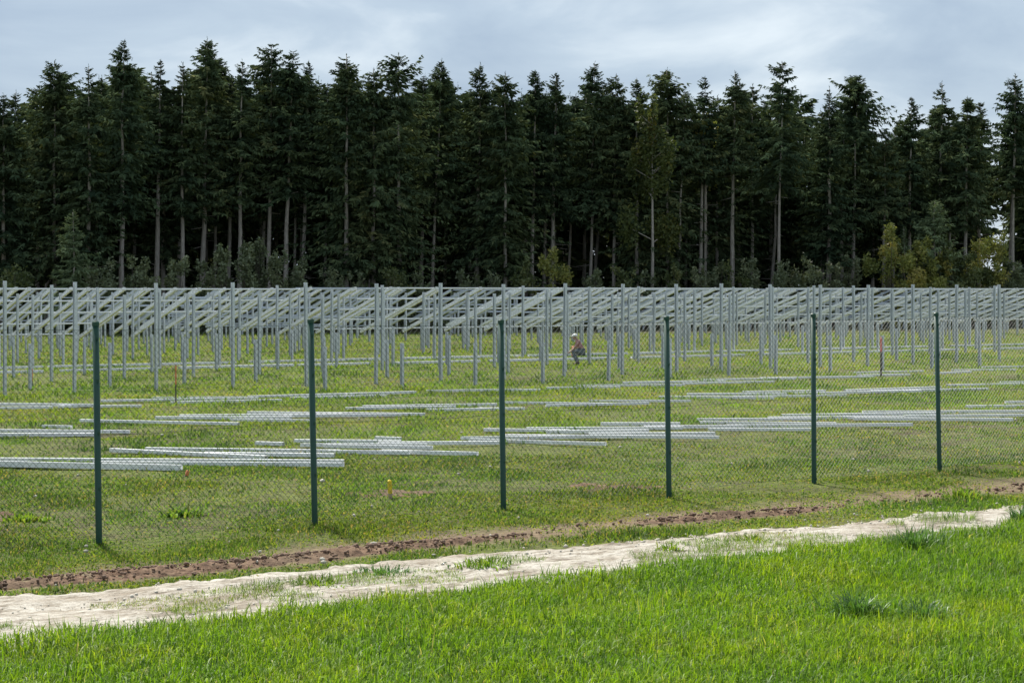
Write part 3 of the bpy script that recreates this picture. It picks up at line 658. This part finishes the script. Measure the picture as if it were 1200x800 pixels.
def table(row, col, u0, ks, v, purlins, label):
    x, y = uv2xy(u0, v); root = tag(empty('mounting_rack', (x, y, 0), TH), label, 'mounting rack', 'racks with rafters')
    root.location.z = rp_.uniform(-0.03, 0.03)
    for k in ks:
        link('tall_post', TALLR, None, root, (k * DU, 0, 0)); link('short_post', SHORTR, None, root, (k * DU, 3.4, 0))
        o = link('rafter', RAFTER if row < 3 else RAFTER_SHADE, None, root, (k * DU, 0, 0))
        if row < 3: link('pale_end', PALE_END, None, o)
    for f, length in purlins:
        dv = RAF_H0 + f * (RAF_H1 - RAF_H0)
        link('purlin', purlin_mesh(length, 'rail_steel' if row == 0 else 'purlin_shade'), None, root, (ks[0] * DU, dv, raf_z(dv) + 0.028))
PF = (0.03, 0.265, 0.5, 0.735, 0.965)
TN = ['fourth', 'fifth', 'sixth', 'seventh', 'eighth', 'ninth', 'tenth', 'eleventh', 'twelfth']
for r_ in range(9):
    v = V1 + 3 * PITCH + r_ * 5.3; cnt = 0; du_ = rp_.uniform(-1.1, 1.1) if r_ else 0.0
    for ci, tu in enumerate(q + du_ for q in tables_u):
        ks = []
        for k in range(10):
            u = tu + k * DU; x, y = uv2xy(u, v + 2); px = 600 + F * x / y
            if in_view(u, v, 7.0) and y < forestY(px) - 9.5: ks.append(k)
        if len(ks) < 2: continue
        cnt += 1; full_len = (ks[-1] - ks[0]) * DU + 1.0
        if r_ == 0:     # purlins only on the left part, staggered as they are being laid
            ends = [352, 335, 292, 118, 92]; pl = []
            for f, epx in zip(PF, ends):
                ue = u_at(epx, v + RAF_H0 + f * 5.5); ln = ue - (tu + ks[0] * DU) + 0.5
                if ln > 0.8: pl.append((f, min(ln, full_len)))
                else: pl = [(f, full_len) for f in PF]
        look = 'with purlins partly laid' if r_ == 0 and pl else 'with sloping rafters only' if r_ == 0 else 'with all purlins laid'
        table(r_, ci, tu, ks, v, pl, 'steel rack %s, %s from left in the %s row' % (look, nth(cnt), TN[r_]))

# ------------------------------------------------------------------ rails lying on the grass
RA = [(-140, 546, 213, 554), (-100, 541, 403, 544), (130, 531, 312, 540), (170, 530, 398, 533), (300, 522, 332, 523), (-60, 548, 122, 550), (110, 547, 403, 549), (352, 525, 500, 525), (345, 520, 470, 521),
      (443, 523.5, 585, 523), (380, 527, 507, 529), (447, 532, 560, 535), (385, 533, 480, 534), (440, 515, 470, 516), (540, 516, 742, 514), (567, 507, 667, 508), (617, 505.5, 800, 504.5), (550, 519, 710, 524),
      (588, 514, 843, 516), (704, 500, 797, 500), (817, 493, 957, 492), (690, 512, 838, 511), (755, 504, 872, 503), (916, 487.5, 1102, 485), (1011, 483, 1204, 482), (1132, 476.5, 1290, 475), (820, 496, 980, 497),
      (830, 506, 951, 506), (850, 502, 1069, 500), (1000, 492, 1187, 493), (1178, 471.5, 1290, 470.5), (640, 510, 760, 509), (900, 491, 1060, 490), (1060, 488, 1250, 486), (240, 536, 392, 538)]
RB = [(-80, 504, 152, 506), (50, 498, 84, 499), (94, 495, 280, 499), (182, 491, 342, 491), (210, 489.5, 402, 488), (-120, 509, 112, 508.5), (270, 493, 363, 494), (290, 486, 498, 488), (405, 481, 534, 479), (425, 479, 582, 476.5), (500, 483, 602, 481),
      (560, 481, 615, 481), (585, 474, 722, 476), (690, 471.5, 810, 471.5), (772, 466, 907, 467), (805, 462.5, 922, 462), (870, 459.5, 967, 458), (860, 465, 992, 463), (990, 458, 1102, 454), (1020, 459, 1158, 456), (1110, 451.5, 1280, 448.5), (1172, 447.5, 1300, 446), (930, 461, 1080, 458), (330, 490, 470, 489), (640, 478, 760, 475)]
RC = [(-60, 476, 112, 478), (-110, 481, 62, 479), (118, 472, 302, 469), (68, 478, 166, 477), (178, 468, 288, 467.5), (290, 466, 430, 462), (340, 468, 453, 465), (408, 463, 487, 460.5), (500, 459, 607, 457.5), (590, 457.5, 633, 457), (672, 452, 802, 451), (640, 455, 726, 454), (800, 450, 907, 447.5), (822, 445.5, 932, 444),
      (890, 444, 1024, 442), (1000, 436.5, 1082, 434.5), (1005, 440.5, 1066, 439.5), (1095, 437.5, 1138, 435.5), (1115, 433.5, 1192, 433), (1150, 430, 1260, 428), (200, 474, 330, 471), (730, 449, 850, 447)]
def row_far(y0, slope, seed):
    q = random.Random(seed); x = -60; L_ = []
    while x < 1200:
        n_ = q.uniform(90, 170) * (1 - 0.25 * x / 1200); L_.append((x, y0 - slope * x, x + n_, y0 - slope * (x + n_))); x += n_ + q.uniform(3, 34)
    return L_
RD = row_far(437.5, .0245, 3); RE = row_far(432, .0238, 4)
RAILP = [(-0.04, 0), (0.04, 0), (0.04, 0.055), (0.022, 0.055), (0.022, 0.050), (0.034, 0.050), (0.034, 0.005), (-0.034, 0.005), (-0.034, 0.050), (-0.022, 0.050), (-0.022, 0.055), (-0.04, 0.055)]
rr = random.Random(9)
for rails, nm, wide in ((RA, 'row nearest the fence', 1.0), (RB, 'second row from the fence', 1.0), (RC, 'third row from the fence', 1.0), (RD, 'first line among the posts', 1.5), (RE, 'farthest line among the posts', 1.5)):
    for i, (x0, y0, x1, y1) in enumerate(sorted(rails, key=lambda q: q[0] + q[2])):
        a = gpx(x0, y0 + 1); b_ = gpx(x1, y1 + 1); c_ = (a + b_) / 2; d_ = b_ - a
        zz = float(max(gh(a.x, a.y), gh(b_.x, b_.y), gh(c_.x, c_.y))) + 0.012
        mb = MB(); hl = d_.length / 2; s_ = wide * rr.uniform(0.9, 1.1)
        flip = rr.random() < 0.6
        prof = [(p[0] * s_, (0.055 - p[1] if flip else p[1]) * s_ * (1.55 if (x0, x1) == (-140, 213) else 1.0)) for p in RAILP]
        mb.extrude(prof, (-hl, 0, 0), (hl, 0, 0), (0, 1, 0), (0, 0, 1))
        o = link('steel_rail', mb.mesh('steel_rail'), M['rail_steel'], None, (c_.x, c_.y, zz), math.atan2(d_.y, d_.x))
        tag(o, 'galvanised rail on grass, %s from left in the %s' % (nth(i + 1), nm), 'rail', 'rails in the ' + nm)

# ------------------------------------------------------------------ guide strings, stakes
for v, lb in ((42.15, 'thin pale guide string stretched low along the nearest row of tall posts'), (48.95, 'thin pale guide string stretched low along the second row of tall posts')):
    mb = MB(); ulo, uhi = 0.38 * v, 1.32 * v; n = 40
    mb.tube([(*uv2xy(ulo + (uhi - ulo) * j / n, v), 0.11 + 0.03 * math.sin(j * 1.1) + float(gh(*uv2xy(ulo + (uhi - ulo) * j / n, v)))) for j in range(n + 1)], 0.006, 4)
    tag(link('guide_string', mb.mesh('guide_string'), M['string']), lb, 'string')
def stake(px, by, ty, split, w_, m_top, m_bot, label, lean=0.0):
    g = gpx(px, by); h = (by - ty) * g.y / F; root = tag(empty('marker_stake', g), label, 'stake'); root.location.z = float(gh(g.x, g.y))
    root.rotation_euler = (0, lean, 0.4)
    mb = MB(); q = w_ / 2; hs = h * split
    mb.add([(-.1 * q, -.1 * q, -.12), (q, -q, .0), (q, q, .0), (-q, q, .0), (-q, -q, .0)], [(0, 1, 2), (0, 2, 3), (0, 3, 4), (0, 4, 1)]); mb.box(-q, q, -q, q, 0, hs)
    link('shaft', mb.mesh('shaft'), m_bot, root)
    mb = MB(); q *= 1.12; mb.box(-q, q, -q, q, hs, h * 0.93); mb.add([(-q, -q, h * .93), (q, -q, h * .93), (q, q, h * .93), (-q, q, h * .93), (0, 0, h)], [(0, 1, 4), (1, 2, 4), (2, 3, 4), (3, 0, 4)])
    link('painted_top', mb.mesh('painted_top'), m_top, root)
stake(457.5, 585, 562, 0.28, 0.038, M['yellow_paint'], M['raw_wood'], 'short yellow painted stake in a patch of bare earth behind the fence', -0.05)
stake(206, 475, 427, 0.5, 0.026, M['orange'], M['dark_stake'], 'thin dark stake with an orange top behind the left rails')
stake(37, 452, 430, 0.3, 0.05, M['orange'], M['dark_stake'], 'small orange topped stake among the leftmost posts')
stake(1032.5, 442, 394, 0.62, 0.04, M['pink'], M['dark_stake'], 'thin stake with a pink top beside a short post at right')
stake(672, 420, 405, 0.2, 0.10, M['orange'], M['dark_stake'], 'stubby orange stake beside the crouching worker')
stake(218, 560, 552, 0.2, 0.035, M['orange'], M['dark_stake'], 'tiny orange peg at the end of the front left rail', 0.3)
# bare earth patches with clods
for nm, px, py, rx, ry, lb in (('earth_patch', 463, 579, 0.5, 0.42, 'dark bare earth around the yellow stake'), ('earth_patch', 735, 572, 0.7, 0.55, 'brown bare earth left of the fourth fence post'), ('earth_patch', 4, 608, 0.35, 0.5, 'brown bare earth at the left picture edge')):
    g = gpx(px, py); a = np.linspace(-1, 1, 34); UU, VV = np.meshgrid(a, a, indexing='ij'); XX = g.x + UU * rx * 1.2; YY = g.y + VV * ry * 1.2
    mk = np.clip(0.95 - np.sqrt(UU ** 2 + VV ** 2) + 1.6 * (fbm(XX * 4, YY * 4, 3) - 0.5), 0, 1)
    Z = gh(XX, YY) - 0.03 + 0.05 * np.clip(mk * 2, 0, 1) * (0.35 + 1.1 * fbm(XX * 9, YY * 9, 3))
    tag(link(nm, grid_mesh(nm, XX, YY, Z), M['soil']), kind='structure')

# ------------------------------------------------------------------ weeds and tufts that stand out
def tuft(name, px, py, n, ln, wd, spread, mt, label, seed):
    rg = np.random.default_rng(seed); g = gpx(px, py); x = rg.normal(0, spread, n); y = rg.normal(0, spread * 0.8, n); az = np.arctan2(y, x) + rg.normal(0, 0.7, n)
    V, lp, st, ti = blades(np.stack([x, y, np.full(n, -0.01)], -1), az, ln * rg.uniform(0.5, 1.2, n), wd * rg.uniform(0.6, 1.3, n), np.abs(rg.normal(0.4, 0.25, n)), rg.uniform(0.2, 1.4, n), np.clip(rg.normal(0.45, 0.22, n), 0, 1))
    o = link(name, np_mesh(name, V, lp, st, ti), mt, None, (g.x, g.y, float(gh(g.x, g.y))))
    tag(o, label, 'plant')
tuft('grass_tuft', 1003, 722, 330, 0.20, 0.010, 0.10, M['tuft'], 'bluish green coarse grass tuft in the foreground lawn at right', 1)
tuft('grass_tuft', 1085, 728, 200, 0.20, 0.010, 0.09, M['tuft'], 'smaller bluish tuft right of the coarse tuft in the lawn', 2)
tuft('grass_tuft', 1072, 640, 240, 0.26, 0.010, 0.12, M['tuft'], 'arching pale tuft at the upper right edge of the lawn', 3)
tuft('grass_tuft', 1198, 612, 160, 0.22, 0.018, 0.06, M['tuft'], 'dark leafy tuft beside the track at the right edge', 4)
tuft('weed_clump', 213, 605, 200, 0.13, 0.024, 0.11, M['field'], 'dark broad leaved weed clump between the two left fence posts', 5)
tuft('weed_clump', 30, 612, 200, 0.11, 0.024, 0.12, M['field'], 'green weed clump left of the leftmost fence post', 6)
tuft('weed_clump', 570, 668, 300, 0.14, 0.012, 0.13, M['field'], 'green weed clump growing in the middle of the track', 7)
tuft('weed_clump', 450, 676, 260, 0.12, 0.012, 0.12, M['tuft'], 'dark weed clump left of the middle of the track', 8)
tuft('weed_clump', 880, 636, 160, 0.13, 0.012, 0.07, M['field'], 'small weed clump on the track right of centre', 9)
tuft('weed_clump', 785, 648, 140, 0.13, 0.012, 0.06, M['field'], 'thin upright weed on the track below the fourth post', 10)
tuft('weed_clump', 375, 690, 240, 0.12, 0.012, 0.12, M['field'], 'spreading weed clump on the track below the second post', 11)
tuft('weed_clump', 1132, 583, 200, 0.16, 0.018, 0.12, M['field'], 'light green weed clump on the verge below the sixth post', 12)

# ------------------------------------------------------------------ crouching worker among the posts
def skin_obj(name, verts, edges, mt, parent, sub=2):
    me = bpy.data.meshes.new(name); me.from_pydata([q[0] for q in verts], edges, []); o = link(name, me, mt, parent)
    md = o.modifiers.new('skin', 'SKIN'); 
    for sv, q in zip(me.skin_vertices[0].data if me.skin_vertices else [], verts): pass
    return o, me
def skinned(name, verts, edges, mt, parent, root_i=0, sub=1):
    bm = bmesh.new(); lay = bm.verts.layers.skin.verify(); vs = []
    for co, r in verts:
        q = bm.verts.new(co); q[lay].radius = (r, r) if not isinstance(r, tuple) else r; vs.append(q)
    vs[root_i][lay].use_root = True
    for a, b_ in edges: bm.edges.new((vs[a], vs[b_]))
    me = bpy.data.meshes.new(name); bm.to_mesh(me); bm.free(); o = link(name, me, mt, parent)
    o.modifiers.new('skin', 'SKIN'); s_ = o.modifiers.new('subdivision', 'SUBSURF'); s_.levels = sub; s_.render_levels = sub
    return o
g = gpx(678, 428); person = tag(empty('person', (g.x, g.y, 0), 0.0), 'crouching worker in faded red shirt and pale cap among the posts', 'person')
hip = (0.10, 0, 0.50)
bodyv = [(hip, (.13, .11)), ((0.06, 0, 0.62), (.125, .10)), ((-0.01, 0, 0.76), (.135, .10)), ((-0.05, 0, 0.84), (.07, .07)), ((-0.085, 0, 0.88), .05), ((-0.125, 0, 0.955), (.082, .09)), ((-0.14, 0, 1.03), .06),
         ((-0.03, -.19, .80), .055), ((-0.13, -.20, .60), .042), ((-0.27, -.12, .47), .034), ((-0.33, -.10, .44), .026), ((-0.03, .19, .80), .055), ((-0.12, .21, .60), .042), ((-0.26, .13, .47), .034), ((-0.32, .11, .44), .026),
         ((0.08, -.10, .47), .085), ((-0.22, -.15, .50), .062), ((-0.05, -.14, .10), .042), ((-0.20, -.15, .03), .035), ((0.08, .10, .47), .085), ((-0.20, .17, .46), .062), ((0.0, .15, .10), .042), ((-0.15, .16, .03), .035)]
bodye = [(0, 1), (1, 2), (2, 3), (3, 4), (4, 5), (5, 6), (3, 7), (7, 8), (8, 9), (9, 10), (3, 11), (11, 12), (12, 13), (13, 14), (0, 15), (15, 16), (16, 17), (17, 18), (0, 19), (19, 20), (20, 21), (21, 22)]
for sgn, bi in ((-1, 10), (1, 14)):     # five short fingers per hand
    hx, hy, hz = bodyv[bi][0]
    for q in range(5):
        bodyv.append(((hx - 0.05 + (0.03 if q == 4 else 0), hy + (q - 1.5) * 0.018, hz - 0.025 + 0.004 * q), .009)); bodye.append((bi, len(bodyv) - 1))
bodyv.append(((-0.222, 0, 0.945), .018)); bodye.append((5, len(bodyv) - 1))
skinned('body', bodyv, bodye, M['skin'], person)
def grow(idx, k): return [(bodyv[i][0], tuple(q * k for q in bodyv[i][1]) if isinstance(bodyv[i][1], tuple) else bodyv[i][1] * k) for i in idx]
skinned('shirt', grow([0, 1, 2, 3, 7, 8, 11, 12], 1.14), [(0, 1), (1, 2), (2, 3), (3, 4), (4, 5), (3, 6), (6, 7)], M['shirt'], person)
skinned('trousers', grow([0, 15, 16, 17, 19, 20, 21], 1.2), [(0, 1), (1, 2), (2, 3), (0, 4), (4, 5), (5, 6)], M['trousers'], person)
mb = MB(); n = 12
mb.tube([(-.125, 0, .985), (-.13, 0, 1.02), (-.135, 0, 1.06), (-.137, 0, 1.08)], [.105, .103, .075, .02], n); mb.box(-.29, -.16, -.07, .07, .985, .997)
link('cap', mb.mesh('cap', True), M['cap'], person)
for sy in (-.15, .16):
    mb = MB(); mb.box(-.24, .02, sy - .05, sy + .05, -.01, .035); mb.box(-.10, .03, sy - .045, sy + .045, .035, .11); link('boot', mb.mesh('boot'), M['dark_stake'], person)
